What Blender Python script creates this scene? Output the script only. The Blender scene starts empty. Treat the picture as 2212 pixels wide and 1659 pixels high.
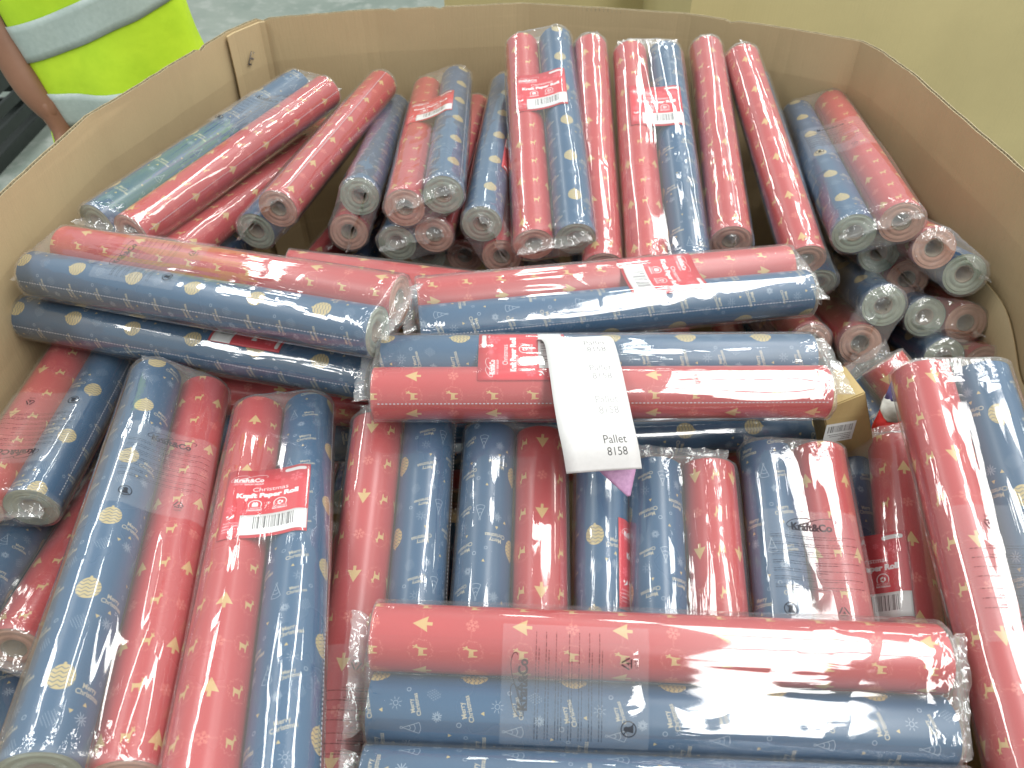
# Open cardboard bin of film-wrapped twin packs of Christmas wrapping paper
EXPOSURE = 0.22
WORLD_COL = (.62, .68, .66, 1); WORLD_STR = 0.68
# x, y, z, width, length, radiance, colour: three rows of ceiling strip lights running away from the camera
LAMPS = [(1.50, y, 4.2, 1.0, 2.2, 10.5, (1, .985, .96)) for y in (-2.5, -.15, 2.2)] + \
        [(.25, 6.6, 4.2, .40, 2.1, 10.0, (.97, 1, .95)), (.95, 4.6, 4.2, .26, 1.8, 14.0, (.97, 1, .96)), (2.7, 4.6, 4.2, .30, 1.8, 14.0, (1, 1, .95))] + \
        [(-2.7, y, 4.2, .50, 2.1, 12.5, (1, 1, .97)) for y in (-2.2, .3, 2.8, 5.3)] + \
        [(4.4, y, 4.2, .50, 2.1, 9.0, (1, 1, .92)) for y in (-2.2, .3, 2.8)]
FILM_BUMP = .0030; FILM_F0 = .085; FILM_ROUGH = .05; FILM_HAZE = .06
C_RED = (.45, .040, .044); C_BLUE = (.013, .078, .175); C_GOLD = (.56, .43, .17)
C_BIN = (.56, .43, .25); C_BIN2 = (.54, .46, .24)
STRIP = [(.063, .682, .902), (.069, .668, .920), (.075, .651, .9285), (.078, .610, .9325), (.081, .567, .930), (.085, .535, .920), (.090, .514, .905), (.094, .500, .886)]
STRIP_W = (1, .10, -.02)
PINK = [(.108, .522, .876), (.114, .508, .866), (.122, .494, .852)]
CARTON = ((.368, .630, .878), (.445, .627, .70), (.1, -1, .2), .050, .050, .24, .012)
HAT = (.462, .652, .826)
PERSON = (-.83, 1.64)
VBANDS = [(.76, .832, .0), (.93, 1.0, .06), (1.12, 1.17, .02)]

PACKS = [
    {'m': [0.1269, 0.3045, 0.8313], 'x': [-0.0346, -0.8184, -0.5736], 'y': [0.9992, -0.0412, -0.0015], 'left': 'R', 'note': -0.073, 'ntop': 'a', 'label': 'twin pack lying across the foreground, glaring white highlights, notice on its film', 'flip': 1, 'spin': {'R': -80, 'B': -37}},
    {'m': [0.1247, 0.1901, 0.803], 'x': [-0.0408, -0.9894, -0.1392], 'y': [0.9991, -0.0421, 0.0061], 'left': 'B', 'label': 'twin pack cut off by the bottom edge, just below the glaring foreground pack', 'flip': 1},
    {'m': [-0.3699, 0.4517, 0.8488], 'x': [0.8187, 0.0824, -0.5683], 'y': [-0.1916, 0.9721, -0.135], 'left': 'B', 'note': 0.061, 'ntop': 'b', 'label': 'large twin pack at lower left with a printed notice across both rolls', 'seam': 1, 'spin': {'R': 0, 'B': 48}},
    {'m': [-0.2396, 0.4117, 0.8448], 'x': [-0.9866, -0.1623, 0.0173], 'y': [0.1631, -0.9754, 0.1484], 'left': 'B', 'card': -0.066, 'top': 'a', 'label': 'twin pack at lower left whose big red card reads Christmas Kraft Paper Roll', 'flip': 1, 'spin': {'R': -12, 'B': 138}},
    {'m': [-0.1296, 0.3779, 0.7722], 'x': [-0.9976, -0.0092, 0.0684], 'y': [-0.0044, -0.9806, -0.1961], 'left': 'B', 'note': 0.079, 'ntop': 'b', 'label': 'twin pack right of the large red card, red roll beside dark blue roll', 'spin': {'R': -17, 'B': 123}},
    {'m': [-0.0033, 0.3648, 0.7671], 'x': [-0.9985, 0.0196, 0.0513], 'y': [-0.0294, -0.9799, -0.1971], 'left': 'R', 'label': 'twin pack under the left end of the glaring pack, blue roll left, red roll right', 'spin': {'R': -22, 'B': -7}},
    {'m': [0.1062, 0.3357, 0.719], 'x': [-0.5855, -0.1678, 0.7931], 'y': [-0.0618, -0.9663, -0.2501], 'left': 'R', 'card': -0.13, 'top': 'a', 'label': 'twin pack with a barely visible red card edge, below the white pallet strip', 'flip': 1, 'spin': {'R': 0, 'B': -12}},
    {'m': [0.177, 0.3209, 0.754], 'x': [-0.9973, 0.0716, -0.017], 'y': [-0.0657, -0.9701, -0.2335], 'left': 'R', 'label': 'twin pack with bright white glare on its red roll, right of the pallet strip end', 'spin': {'R': 20, 'B': 153}},
    {'m': [0.3025, 0.3409, 0.7658], 'x': [-0.9962, 0.0877, -0.0], 'y': [-0.086, -0.977, -0.1954], 'left': 'R', 'note': -0.099, 'ntop': 'a', 'label': 'twin pack with printed film notice, its red and blue roll ends beside the tan carton', 'flip': 1, 'spin': {'R': -77, 'B': -42}},
    {'m': [0.3903, 0.377, 0.7296], 'x': [-0.7289, 0.271, -0.6287], 'y': [-0.178, -0.9618, -0.2082], 'left': 'R', 'card': -0.077, 'top': 'a', 'label': 'twin pack half hidden beneath the long right-hand pack, red card showing', 'flip': 1},
    {'m': [0.4681, 0.3676, 0.8483], 'x': [-0.9981, 0.0354, -0.0499], 'y': [-0.0188, -0.954, -0.2993], 'left': 'B', 'note': -0.027, 'ntop': 'b', 'label': 'long twin pack slanting down the right edge, film top bunched and shining', 'spin': {'R': -17, 'B': 78}},
    {'m': [0.0982, 0.6398, 0.8869], 'x': [0.0058, -0.9962, 0.0872], 'y': [1.0, 0.0058, 0.0], 'left': 'B', 'card': -0.087, 'top': 'a', 'label': 'twin pack in the very middle, lying crosswise beneath the white pallet strip', 'flip': 1, 'spin': {'R': -32, 'B': 73}},
    {'m': [0.1431, 0.6685, 0.7298], 'x': [-0.0296, 0.2572, -0.9659], 'y': [-0.9963, -0.0854, 0.0078], 'left': 'B', 'label': 'mostly hidden crosswise pack, dark blue edge showing under the middle pack', 'flip': 1},
    {'m': [-0.1764, 0.7352, 0.6944], 'x': [-0.0987, -0.2543, -0.9621], 'y': [0.9948, -0.0484, -0.0893], 'left': 'R', 'label': 'shadowed red crosswise pack under the left pair of packs'},
    {'m': [0.1314, 0.7967, 0.8787], 'x': [0.1475, -0.9877, 0.0523], 'y': [0.989, 0.1477, 0.0], 'left': 'R', 'card': 0.061, 'top': 'b', 'label': 'crosswise twin pack above the middle one, red card with text turned sideways', 'spin': {'R': 38, 'B': 3}},
    {'m': [-0.0719, 0.8715, 0.8102], 'x': [-0.0112, -0.9975, 0.0692], 'y': [0.9916, -0.02, -0.1277], 'left': 'R', 'card': 0.066, 'top': 'b', 'label': 'crosswise pack partly hidden behind the others, left end beside the upper left stack'},
    {'m': [-0.3797, 0.7802, 0.9082], 'x': [0.3125, 0.9498, 0.0174], 'y': [-0.9475, 0.3129, -0.0651], 'left': 'B', 'note': 0.071, 'ntop': 'b', 'label': 'topmost pack on the left, red and blue rolls with round ends facing right', 'spin': {'R': -17, 'B': 48}},
    {'m': [-0.4093, 0.786, 0.8294], 'x': [0.2428, 0.9699, 0.0175], 'y': [-0.9701, 0.2429, -0.004], 'left': 'B', 'card': -0.086, 'top': 'a', 'label': 'blue pack directly underneath the topmost left pack, gold baubles in a row', 'spin': {'R': 0, 'B': 38}},
    {'m': [-0.5855, 0.7699, 0.7705], 'x': [0.9974, 0.0625, -0.0347], 'y': [-0.0656, 0.9932, -0.0966], 'left': 'R', 'note': -0.147, 'ntop': 'a', 'label': 'slanting pack at the left edge with grey-green blue-roll end facing the viewer', 'flip': 1},
    {'m': [-0.5704, 0.6173, 0.6894], 'x': [0.8429, -0.0552, -0.5352], 'y': [-0.1218, 0.9493, -0.2898], 'left': 'B', 'label': 'red roll pack low at the left edge, its film-covered end near the corner'},
    {'m': [-0.5648, 0.4706, 0.6487], 'x': [0.8028, 0.3328, -0.4947], 'y': [-0.454, 0.879, -0.1455], 'left': 'B', 'label': 'dim blue pack at the bottom left corner, deep beside the bin wall'},
    {'m': [-0.4674, 1.1688, 0.8905], 'x': [0.9203, -0.3896, -0.0349], 'y': [0.3899, 0.9209, 0.002], 'left': 'B', 'note': 0.083, 'ntop': 'b', 'label': 'long pack leaning along the left bin wall, red roll over faded blue roll'},
    {'m': [-0.4334, 1.1806, 0.7867], 'x': [0.1909, 0.0368, 0.9809], 'y': [0.2708, 0.9585, -0.0887], 'left': 'B', 'label': 'red pack tucked just below the one leaning along the left wall'},
    {'m': [-0.3188, 1.2348, 0.8574], 'x': [0.7154, -0.086, 0.6934], 'y': [0.1758, 0.9826, -0.0594], 'left': 'B', 'label': 'pack with orange-red end above a grey end, second from the left at the back'},
    {'m': [-0.2448, 1.2669, 0.815], 'x': [0.3713, 0.1757, 0.9117], 'y': [-0.0186, 0.9831, -0.1819], 'left': 'R', 'label': 'purplish blue pack with whitish crumpled end, left of the tilted red card pack'},
    {'m': [-0.1315, 1.2333, 0.8827], 'x': [0.9449, 0.0462, 0.3241], 'y': [-0.0165, 0.9955, -0.0937], 'left': 'R', 'card': 0.058, 'top': 'b', 'label': 'back pack with a small tilted red card, blue roll taller than red'},
    {'m': [-0.122, 1.2377, 0.8213], 'x': [0.9537, -0.0728, 0.2917], 'y': [0.0962, 0.9931, -0.0665], 'left': 'B', 'label': 'red pack mostly behind the one with the small tilted card'},
    {'m': [-0.0137, 1.2137, 0.8445], 'x': [0.4667, -0.058, -0.8825], 'y': [0.064, 0.9974, -0.0317], 'left': 'B', 'card': -0.067, 'top': 'a', 'label': 'blue pack showing the back corner of an upside-down red card, left of the tallest pack'},
    {'m': [0.0544, 1.1786, 0.9158], 'x': [0.9788, -0.0116, 0.2046], 'y': [-0.0256, 0.9836, 0.1784], 'left': 'R', 'card': 0.072, 'top': 'b', 'label': 'tallest pack at the back, silver creased film and red card over red and blue rolls', 'spin': {'R': -42, 'B': 78}},
    {'m': [0.0258, 1.2726, 0.7502], 'x': [0.9776, -0.0343, -0.2078], 'y': [0.0293, 0.9992, -0.0268], 'left': 'R', 'label': 'low pack of round ends directly under the tallest back pack'},
    {'m': [-0.0855, 1.2968, 0.7283], 'x': [0.9961, -0.0879, 0.0], 'y': [0.0869, 0.9847, -0.1507], 'left': 'B', 'label': 'low grey-ended pack in the shadow beneath the tilted card pack'},
    {'m': [0.13, 1.1668, 0.8727], 'x': [0.1695, -0.2453, 0.9545], 'y': [0.0165, 0.9691, 0.2462], 'left': 'B', 'label': 'slim red pack with bunched film tip, right of the tallest back pack'},
    {'m': [0.2308, 1.1407, 0.904], 'x': [0.9992, -0.0352, 0.017], 'y': [0.0308, 0.9763, 0.2141], 'left': 'R', 'card': 0.074, 'top': 'b', 'label': 'back pack with a straight red card, red roll left and blue roll right', 'spin': {'R': 22, 'B': 153}},
    {'m': [0.3412, 1.1849, 0.8809], 'x': [0.27, 0.1319, -0.9538], 'y': [0.0771, 0.9844, 0.158], 'left': 'R', 'label': 'red pack with a long straight glare, right of the pack with the straight card'},
    {'m': [0.4291, 1.1555, 0.8787], 'x': [0.5436, 0.151, -0.8256], 'y': [-0.0067, 0.9844, 0.1757], 'left': 'R', 'label': 'red pack with white glare and a film tuft on top, leaning left'},
    {'m': [0.5346, 1.153, 0.88], 'x': [0.931, -0.0817, 0.3556], 'y': [0.1333, 0.9834, -0.1232], 'left': 'B', 'note': 0.025, 'ntop': 'b', 'label': 'back right corner pack, faded blue and red rolls with a film notice'},
    {'m': [0.6286, 1.1201, 0.7748], 'x': [0.7986, -0.2815, -0.532], 'y': [0.0769, 0.9244, -0.3736], 'left': 'R', 'label': 'orange and green round ends against the right wall, highest of that cluster'},
    {'m': [0.5842, 1.1682, 0.7318], 'x': [0.7734, -0.3011, -0.5578], 'y': [0.0885, 0.9226, -0.3754], 'left': 'B', 'label': 'olive green and orange ends just beneath the back right corner pack'},
    {'m': [0.6394, 1.1005, 0.6774], 'x': [0.9904, -0.0817, -0.1117], 'y': [0.0304, 0.9159, -0.4002], 'left': 'B', 'label': 'green and red ends low by the right wall above the long right pack'},
    {'m': [0.6597, 1.0543, 0.635], 'x': [0.9838, -0.083, -0.1587], 'y': [0.0117, 0.9141, -0.4053], 'left': 'B', 'label': 'blue and red roll ends right behind the top of the long right pack'},
    {'m': [0.5346, 1.0712, 0.6974], 'x': [0.3792, 0.3207, 0.868], 'y': [0.1005, 0.9182, -0.3832], 'left': 'R', 'label': 'blue roll diving down with a brown end and pointed film flap'},
    {'m': [0.4641, 1.0701, 0.6283], 'x': [0.1371, -0.3909, -0.9102], 'y': [0.0878, 0.92, -0.3819], 'left': 'R', 'label': 'pinkish brown roll end right of the crosswise middle packs'},
    {'m': [0.5577, 1.111, 0.579], 'x': [0.9232, -0.2186, -0.3162], 'y': [0.0873, 0.9203, -0.3814], 'left': 'R', 'label': 'dark brownish end in shadow just above the tan carton'},
    {'m': [-0.2446, 1.3123, 0.6953], 'x': [0.9037, -0.2579, -0.3417], 'y': [0.2594, 0.9648, -0.0421], 'left': 'R', 'label': 'dark pack in the gap above the topmost left pack'},
    {'m': [0.6051, 0.5756, 0.6649], 'x': [-0.6405, 0.0135, -0.7679], 'y': [0.5396, -0.7036, -0.4624], 'left': 'R', 'label': 'red roll with one gold tree showing, pointing down behind the tan carton'},
    {'m': [-0.42, 0.42, 0.5], 'x': [1, 0, 0], 'y': [-0.06, 0.999, -0.03], 'left': 'R', 'label': 'dark pack deep in the bin, below the slanting grey-green ended pack'},
    {'m': [-0.27, 0.42, 0.512], 'x': [1, 0, 0], 'y': [-0.03, 0.999, 0.0], 'left': 'B', 'label': 'dark pack deep in the bin, in the gap left of the large notice pack'},
    {'m': [-0.12000000000000001, 0.42, 0.524], 'x': [1, 0, 0], 'y': [0.0, 0.999, 0.03], 'left': 'R', 'label': 'dark pack deep in the bin, under the large red card pack'},
    {'m': [0.0, 0.42, 0.536], 'x': [1, 0, 0], 'y': [0.03, 0.999, -0.03], 'left': 'B', 'label': 'dark pack deep in the bin, in the slit between the front packs'},
    {'m': [0.29000000000000004, 0.42, 0.5], 'x': [1, 0, 0], 'y': [0.06, 0.999, 0.0], 'left': 'R', 'label': 'dark pack deep in the bin, under the bright glare pack'},
    {'m': [0.44, 0.42, 0.512], 'x': [1, 0, 0], 'y': [-0.06, 0.999, 0.03], 'left': 'B', 'label': 'dark pack deep in the bin, below the half hidden red card pack'},
    {'m': [-0.28, 0.98, 0.524], 'x': [1, 0, 0], 'y': [-0.03, 0.999, -0.03], 'left': 'R', 'label': 'dark pack deep in the bin, in the gap behind the topmost left pack'},
    {'m': [-0.12000000000000001, 0.98, 0.536], 'x': [1, 0, 0], 'y': [0.0, 0.999, 0.0], 'left': 'B', 'label': 'dark pack deep in the bin, under the purplish blue pack'},
    {'m': [0.16, 0.98, 0.5], 'x': [1, 0, 0], 'y': [0.03, 0.999, 0.03], 'left': 'R', 'label': 'dark pack deep in the bin, under the slim pack beside the tallest one'},
    {'m': [0.29, 0.98, 0.512], 'x': [1, 0, 0], 'y': [0.06, 0.999, -0.03], 'left': 'B', 'label': 'dark pack deep in the bin, under the long straight glare pack'},
    {'m': [0.45, 0.98, 0.524], 'x': [1, 0, 0], 'y': [-0.06, 0.999, 0.0], 'left': 'R', 'label': 'dark pack deep in the bin, in the dark hole left of the right wall ends'},
]

import bpy, bmesh, math, random
import numpy as np
from mathutils import Vector, Matrix, noise

# ------------------------------------------------------------------ camera, air light, lamps
S = bpy.context.scene
S.render.resolution_x, S.render.resolution_y = 1024, 768
cam = bpy.data.cameras.new('camera'); cam_o = bpy.data.objects.new('camera', cam); S.collection.objects.link(cam_o)
cam.sensor_width = 36.0
cam.lens = 36.0 * 1671.0 / 2212.0
cam_o.location = (0, 0, 1.5)
cam_o.rotation_euler = (math.radians(90 - 44.4), 0, 0)
cam.clip_start, cam.clip_end = 0.02, 60
cam.dof.use_dof = True; cam.dof.focus_distance = 0.85; cam.dof.aperture_fstop = 9.0
S.camera = cam_o
w = bpy.data.worlds.new("World"); S.world = w; w.use_nodes = True
bg = w.node_tree.nodes['Background']; bg.inputs[0].default_value = WORLD_COL; bg.inputs[1].default_value = WORLD_STR
S.view_settings.view_transform = 'Standard'; S.view_settings.look = 'None'
S.view_settings.exposure = EXPOSURE; S.view_settings.gamma = 1.0
S.render.engine = 'CYCLES'
cy = S.cycles
cy.max_bounces = 9; cy.diffuse_bounces = 3; cy.glossy_bounces = 4; cy.transmission_bounces = 4; cy.transparent_max_bounces = 24
cy.use_denoising = True; cy.sample_clamp_indirect = 4.0
cy.caustics_reflective = False; cy.caustics_refractive = False
def lamp(x, y, z, sx, sy, L, col, rot=(0, 0, 0)):
    d = bpy.data.lights.new('ceiling_lamp', 'AREA'); d.shape = 'RECTANGLE'; d.size = sx; d.size_y = sy
    d.energy = L * math.pi * sx * sy; d.color = col
    o = bpy.data.objects.new('ceiling_lamp', d); o.location = (x, y, z); o.rotation_euler = rot
    S.collection.objects.link(o); return o
for a in LAMPS: lamp(*a)

# ------------------------------------------------------------------ helpers
R0 = 0.0295; LEN = 0.5; PX = 0.0302
def link(o, parent=None):
    S.collection.objects.link(o)
    if parent is not None: o.parent = parent
    return o
def mesh_of(name, V, F, mats=(), mi=None, smooth=False, uv=None):
    m = bpy.data.meshes.new(name); m.from_pydata([tuple(v) for v in V], [], F)
    for k in mats: m.materials.append(k)
    if mi is not None: m.polygons.foreach_set('material_index', mi)
    if smooth: m.polygons.foreach_set('use_smooth', [True] * len(m.polygons))
    if uv is not None:
        l = m.uv_layers.new(name='UVMap'); idx = np.empty(len(m.loops), 'i'); m.loops.foreach_get('vertex_index', idx)
        l.data.foreach_set('uv', np.array(uv, 'f')[idx].ravel())
    m.update(); return m
def put(name, m, parent=None, loc=None, rot=None):
    o = bpy.data.objects.new(name, m); link(o, parent)
    if loc is not None: o.location = loc
    if rot is not None: o.rotation_euler = rot
    return o
def thing(name, label, cat, group=None, loc=(0, 0, 0)):
    o = bpy.data.objects.new(name, None); o.empty_display_size = .05; o.location = loc
    link(o); tag(o, label, cat, group); return o
def tag(o, label, cat, group=None):
    o['label'] = label; o['category'] = cat
    if group: o['group'] = group
    return o
def boxes(L):
    V = []; F = []
    for (x0, x1, y0, y1, z0, z1) in L:
        b = len(V)
        V += [(x, y, z) for z in (z0, z1) for y in (y0, y1) for x in (x0, x1)]
        F += [tuple(b + i for i in q) for q in ((0,2,3,1),(4,5,7,6),(0,1,5,4),(2,6,7,3),(0,4,6,2),(1,3,7,5))]
    return V, F

# ------------------------------------------------------------------ print rasteriser (motifs and lettering drawn from outlines)
_tc = {}
def text_tris(s, bold=0.0, shear=0.0, space=1.0):
    k = (s, bold, shear, space)
    if k in _tc: return _tc[k]
    c = bpy.data.curves.new('t', 'FONT'); c.body = s; c.size = 1.0; c.offset = bold; c.shear = shear; c.space_character = space; c.resolution_u = 3
    o = bpy.data.objects.new('t', c); S.collection.objects.link(o)
    bpy.context.view_layer.update()
    m = o.to_mesh(); m.calc_loop_triangles()
    v = np.array([p.co[:2] for p in m.vertices]); t = np.array([q.vertices[:] for q in m.loop_triangles])
    tr = v[t]; o.to_mesh_clear(); bpy.data.objects.remove(o); bpy.data.curves.remove(c)
    _tc[k] = tr; return tr
class Canvas:
    """w, h in millimetres, d pixels per millimetre; y runs up"""
    def __init__(s, w, h, d, nch, wrap=False):
        s.w, s.h, s.d, s.wrap = w, h, d * 2, wrap
        s.W, s.H = int(round(w * d)) * 2, int(round(h * d)) * 2
        s.a = np.zeros((s.H, s.W, nch), 'f')
    def _fill(s, P, col, k=1.0):
        P = np.asarray(P, float) * s.d
        x0, y0 = np.floor(P.min(0)).astype(int) - 1; x1, y1 = np.ceil(P.max(0)).astype(int) + 1
        if not s.wrap: x0, y0, x1, y1 = max(x0, 0), max(y0, 0), min(x1, s.W), min(y1, s.H)
        if x1 <= x0 or y1 <= y0: return
        X, Y = np.meshgrid(np.arange(x0, x1) + .5, np.arange(y0, y1) + .5)
        ins = np.zeros(X.shape, bool)
        for i in range(len(P)):
            (ax, ay), (bx, by) = P[i], P[(i + 1) % len(P)]
            if ay == by: continue
            ins ^= ((ay > Y) != (by > Y)) & (X < (bx - ax) * (Y - ay) / (by - ay) + ax)
        yy, xx = np.nonzero(ins); yy += y0; xx += x0
        if s.wrap: yy %= s.H; xx %= s.W
        s.a[yy, xx] = s.a[yy, xx] * (1 - k) + np.array(col, 'f') * k
    def poly(s, P, col, at=(0, 0), sc=1.0, rot=0.0, k=1.0):
        P = np.asarray(P, float) * sc; c, q = math.cos(rot), math.sin(rot)
        s._fill(P @ np.array([[c, q], [-q, c]]) + np.array(at), col, k)
    def disc(s, x, y, r, col, ry=None, k=1.0, n=20):
        s._fill([(x + r * math.cos(6.2832 * i / n), y + (ry or r) * math.sin(6.2832 * i / n)) for i in range(n)], col, k)
    def line(s, pts, wd, col, k=1.0):
        for (a, b), (c, d) in zip(pts[:-1], pts[1:]):
            l = math.hypot(c - a, d - b) or 1e-6; nx, ny = -(d - b) / l * wd / 2, (c - a) / l * wd / 2
            s._fill([(a + nx, b + ny), (c + nx, d + ny), (c - nx, d - ny), (a - nx, b - ny)], col, k)
    def ring(s, x, y, r, wd, col, k=1.0, n=24, a0=0, a1=6.2832, ry=None):
        ry = ry or r
        s.line([(x + r * math.cos(a0 + (a1 - a0) * i / n), y + ry * math.sin(a0 + (a1 - a0) * i / n)) for i in range(n + 1)], wd, col, k)
    def text(s, t, x, y, size, col, bold=0.0, rot=0.0, align='c', k=1.0, width=None, shear=0.0, sx=1.0):
        tr = text_tris(t, bold, shear).copy()
        f = tr.reshape(-1, 2); a, b = f[:, 0].min(), f[:, 0].max()
        if width: sx = width / ((b - a) * size)
        off = {'c': (a + b) / 2, 'l': a, 'r': b}[align]
        tr[..., 0] = (tr[..., 0] - off) * size * sx; tr[..., 1] *= size
        c, q = math.cos(rot), math.sin(rot); M = np.array([[c, q], [-q, c]])
        for T in tr: s._fill(T @ M + np.array([x, y]), col, k)
    def snow(s, x, y, r, wd, col, k=1.0, rot=0.0):
        for i in range(6):
            a = rot + i * math.pi / 3; u = np.array([math.cos(a), math.sin(a)]); 
            s.line([(x, y), (x + u[0] * r, y + u[1] * r)], wd, col, k)
            for f, l in ((.45, .38), (.72, .3)):
                p = np.array([x, y]) + u * r * f
                for sg in (-1, 1):
                    b = a + sg * .9; s.line([tuple(p), (p[0] + math.cos(b) * r * l, p[1] + math.sin(b) * r * l)], wd, col, k)
    def image(s, name, colour):
        a = s.a.reshape(s.H // 2, 2, s.W // 2, 2, -1).mean((1, 3))
        out = np.ones((s.H // 2, s.W // 2, 4), 'f'); out[..., :a.shape[2]] = a
        im = bpy.data.images.new(name, s.W // 2, s.H // 2, alpha=True)
        im.colorspace_settings.name = 'sRGB' if colour else 'Non-Color'
        im.alpha_mode = 'CHANNEL_PACKED'
        im.pixels.foreach_set(out.ravel()); im.update(); im.pack(); return im
DEER = [(0,6),(.3,0),(1.2,0),(1.6,3.2),(5,3.2),(5.4,0),(6.3,0),(6.6,5),(7.4,8),(9,8.2),(9,9.2),(7.9,9.8),(8.4,12),(7.7,12),(7.2,10.2),(6.3,11.8),(5.8,11.3),(6.5,9.6),(6.1,8.3),(5.4,6.8),(1,7),(-.6,7.6)]
TREE = [(0,15.5),(-6.6,3.6),(-1.3,4.4),(-1.5,0),(1.2,0),(1.3,4.4),(6.6,3.6)]
G, PL, DK = (1, 0, 0), (0, 1, 0), (0, 0, 1)
TH = 87.0
def red_tile():
    W = 46.3; c = Canvas(W, TH, 8, 3, True)
    c.poly(TREE, G, (11.5, 11), 1.12); c.snow(11.5, 63, 6.0, .75, PL, .85, .3); c.disc(11.5, 63, 1.0, PL)
    for j in range(2):
        y = 20 + j * TH / 2
        c.poly([(p[0] - 4.3, p[1] - 5.5) for p in DEER], G, (34.7, y), 1.08)
        for i in range(40):
            a = 6.2832 * i / 40; r = 9.4 + .7 * math.sin(i * 2.4)
            c.disc(34.7 + r * math.cos(a) * .98, y + r * math.sin(a) * 1.12, .62 + .2 * math.sin(i * 1.7), PL, k=.6, n=7)
        for sg in (-1, 1):
            for i in range(5):
                c.ring(34.7 + sg * (11.8 + i * 1.5), y + .25 * math.sin(i * 2), .55, .28, PL, .6, 8)
        for i in range(7):
            c.disc(34.7 + .5 * math.sin(i * 2.), y + 12 + i * 1.35 + 6, .45, PL, k=.45, n=6)
    return c.image('red_paper_print', False)
def blue_tile():
    W = 92.6; c = Canvas(W, TH, 8, 3, True)
    def bauble(x, y, r):
        c.disc(x, y, r, G, r * 1.1, n=40)
        for k in range(-2, 3):
            c.line([(x - r * 1.1 + i * r * .3, y + k * r * .38 + (r * .11 if i % 2 else -r * .11)) for i in range(9)], .62, DK)
        # keep the zigzags inside the bauble
        Y, X = np.mgrid[0:c.H, 0:c.W]; X = (X + .5) / c.d; Y = (Y + .5) / c.d
        m = ((X - x) ** 2 + ((Y - y) / 1.1) ** 2 > r * r) & (abs(X - x) < r * 1.6) & (abs(Y - y) < r * 1.6)
        c.a[m] = 0
    bauble(14, 61, 10.2)
    c.disc(14, 73, 1.2, G)
    def merry(x, y, s=1.0, rot=0.0, wd=23.5):
        q = Matrix.Rotation(rot, 2); p = q @ Vector((0, 5.6 * s))
        c.text('Merry', x + p.x, y + p.y, 6.4 * s, (.55, .75, 0), .02, rot, width=14 * s)
        c.text('Christmas', x, y, 6.4 * s, (.55, .75, 0), .02, rot, width=wd * s)
    def burst(x, y, r, n=10, r0=.16, ph=0.1):
        for i in range(n):
            a = ph + 6.2832 * i / n; l = r * (1 if i % 2 else .86)
            c.line([(x + math.cos(a) * r * r0, y + math.sin(a) * r * r0), (x + math.cos(a) * l, y + math.sin(a) * l)], .62, PL)
    def dots(x, y, r=7):
        for i in range(-5, 6):
            for j in range(-5, 6):
                u, v = i * 2.35 + (1.17 if j % 2 else 0), j * 1.75
                if (u / r) ** 2 + (v / r) ** 2 < 1.05: c.disc(x + u + .2 * j, y + v, .42, PL, n=7)
    merry(38, 49); dots(15, 26); burst(37, 30, 5.8)
    c.poly([(-1.9, -1.4), (2, -1.2), (.1, 2.2)], G, (37, 42)); c.poly([(-1.9, 1.6), (2, 1.2), (-.2, -2)], G, (27, 34))
    # outlined tree
    X0, Y0 = 56, 18
    c.line([(X0, Y0 + 15), (X0 - 5, Y0 + 1), ], .5, PL); c.line([(X0, Y0 + 15), (X0 + 5, Y0 + 1)], .5, PL)
    for f, rr in ((0, 5), (.33, 3.4), (.62, 1.9)):
        c.line([(X0 - rr + rr * 2 * i / 8, Y0 + 1 + 14 * f - 1.6 * math.sin(math.pi * i / 8)) for i in range(9)], .5, PL)
    c.ring(X0, Y0 + 16, 1.1, .45, PL, n=10)
    merry(74, 62, .95, .28); c.ring(60, 72, 1.9, .5, PL); c.ring(88, 30, 1.7, .5, PL); c.ring(48, 66, 1.6, .45, PL)
    c.ring(76, 40, 2.0, .5, PL, .8)
    for i in range(8):
        a = .3 + i * .785; c.line([(76 + 3 * math.cos(a), 40 + 3 * math.sin(a)), (76 + 5.4 * math.cos(a), 40 + 5.4 * math.sin(a))], .5, PL, .8)
    burst(66, 4, 4.6, 12, .25, .4); dots(84, 8, 5.5); merry(76, 20, .8, .3)
    c.poly([(-1.6, -1.4), (1.8, -1), (.1, 1.9)], G, (70, 52)); c.poly([(-1.6, 1.4), (1.8, 1), (.1, -1.9)], G, (50, 80))
    return c.image('blue_paper_print', False)
WH = (.93, .92, .92)
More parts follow.
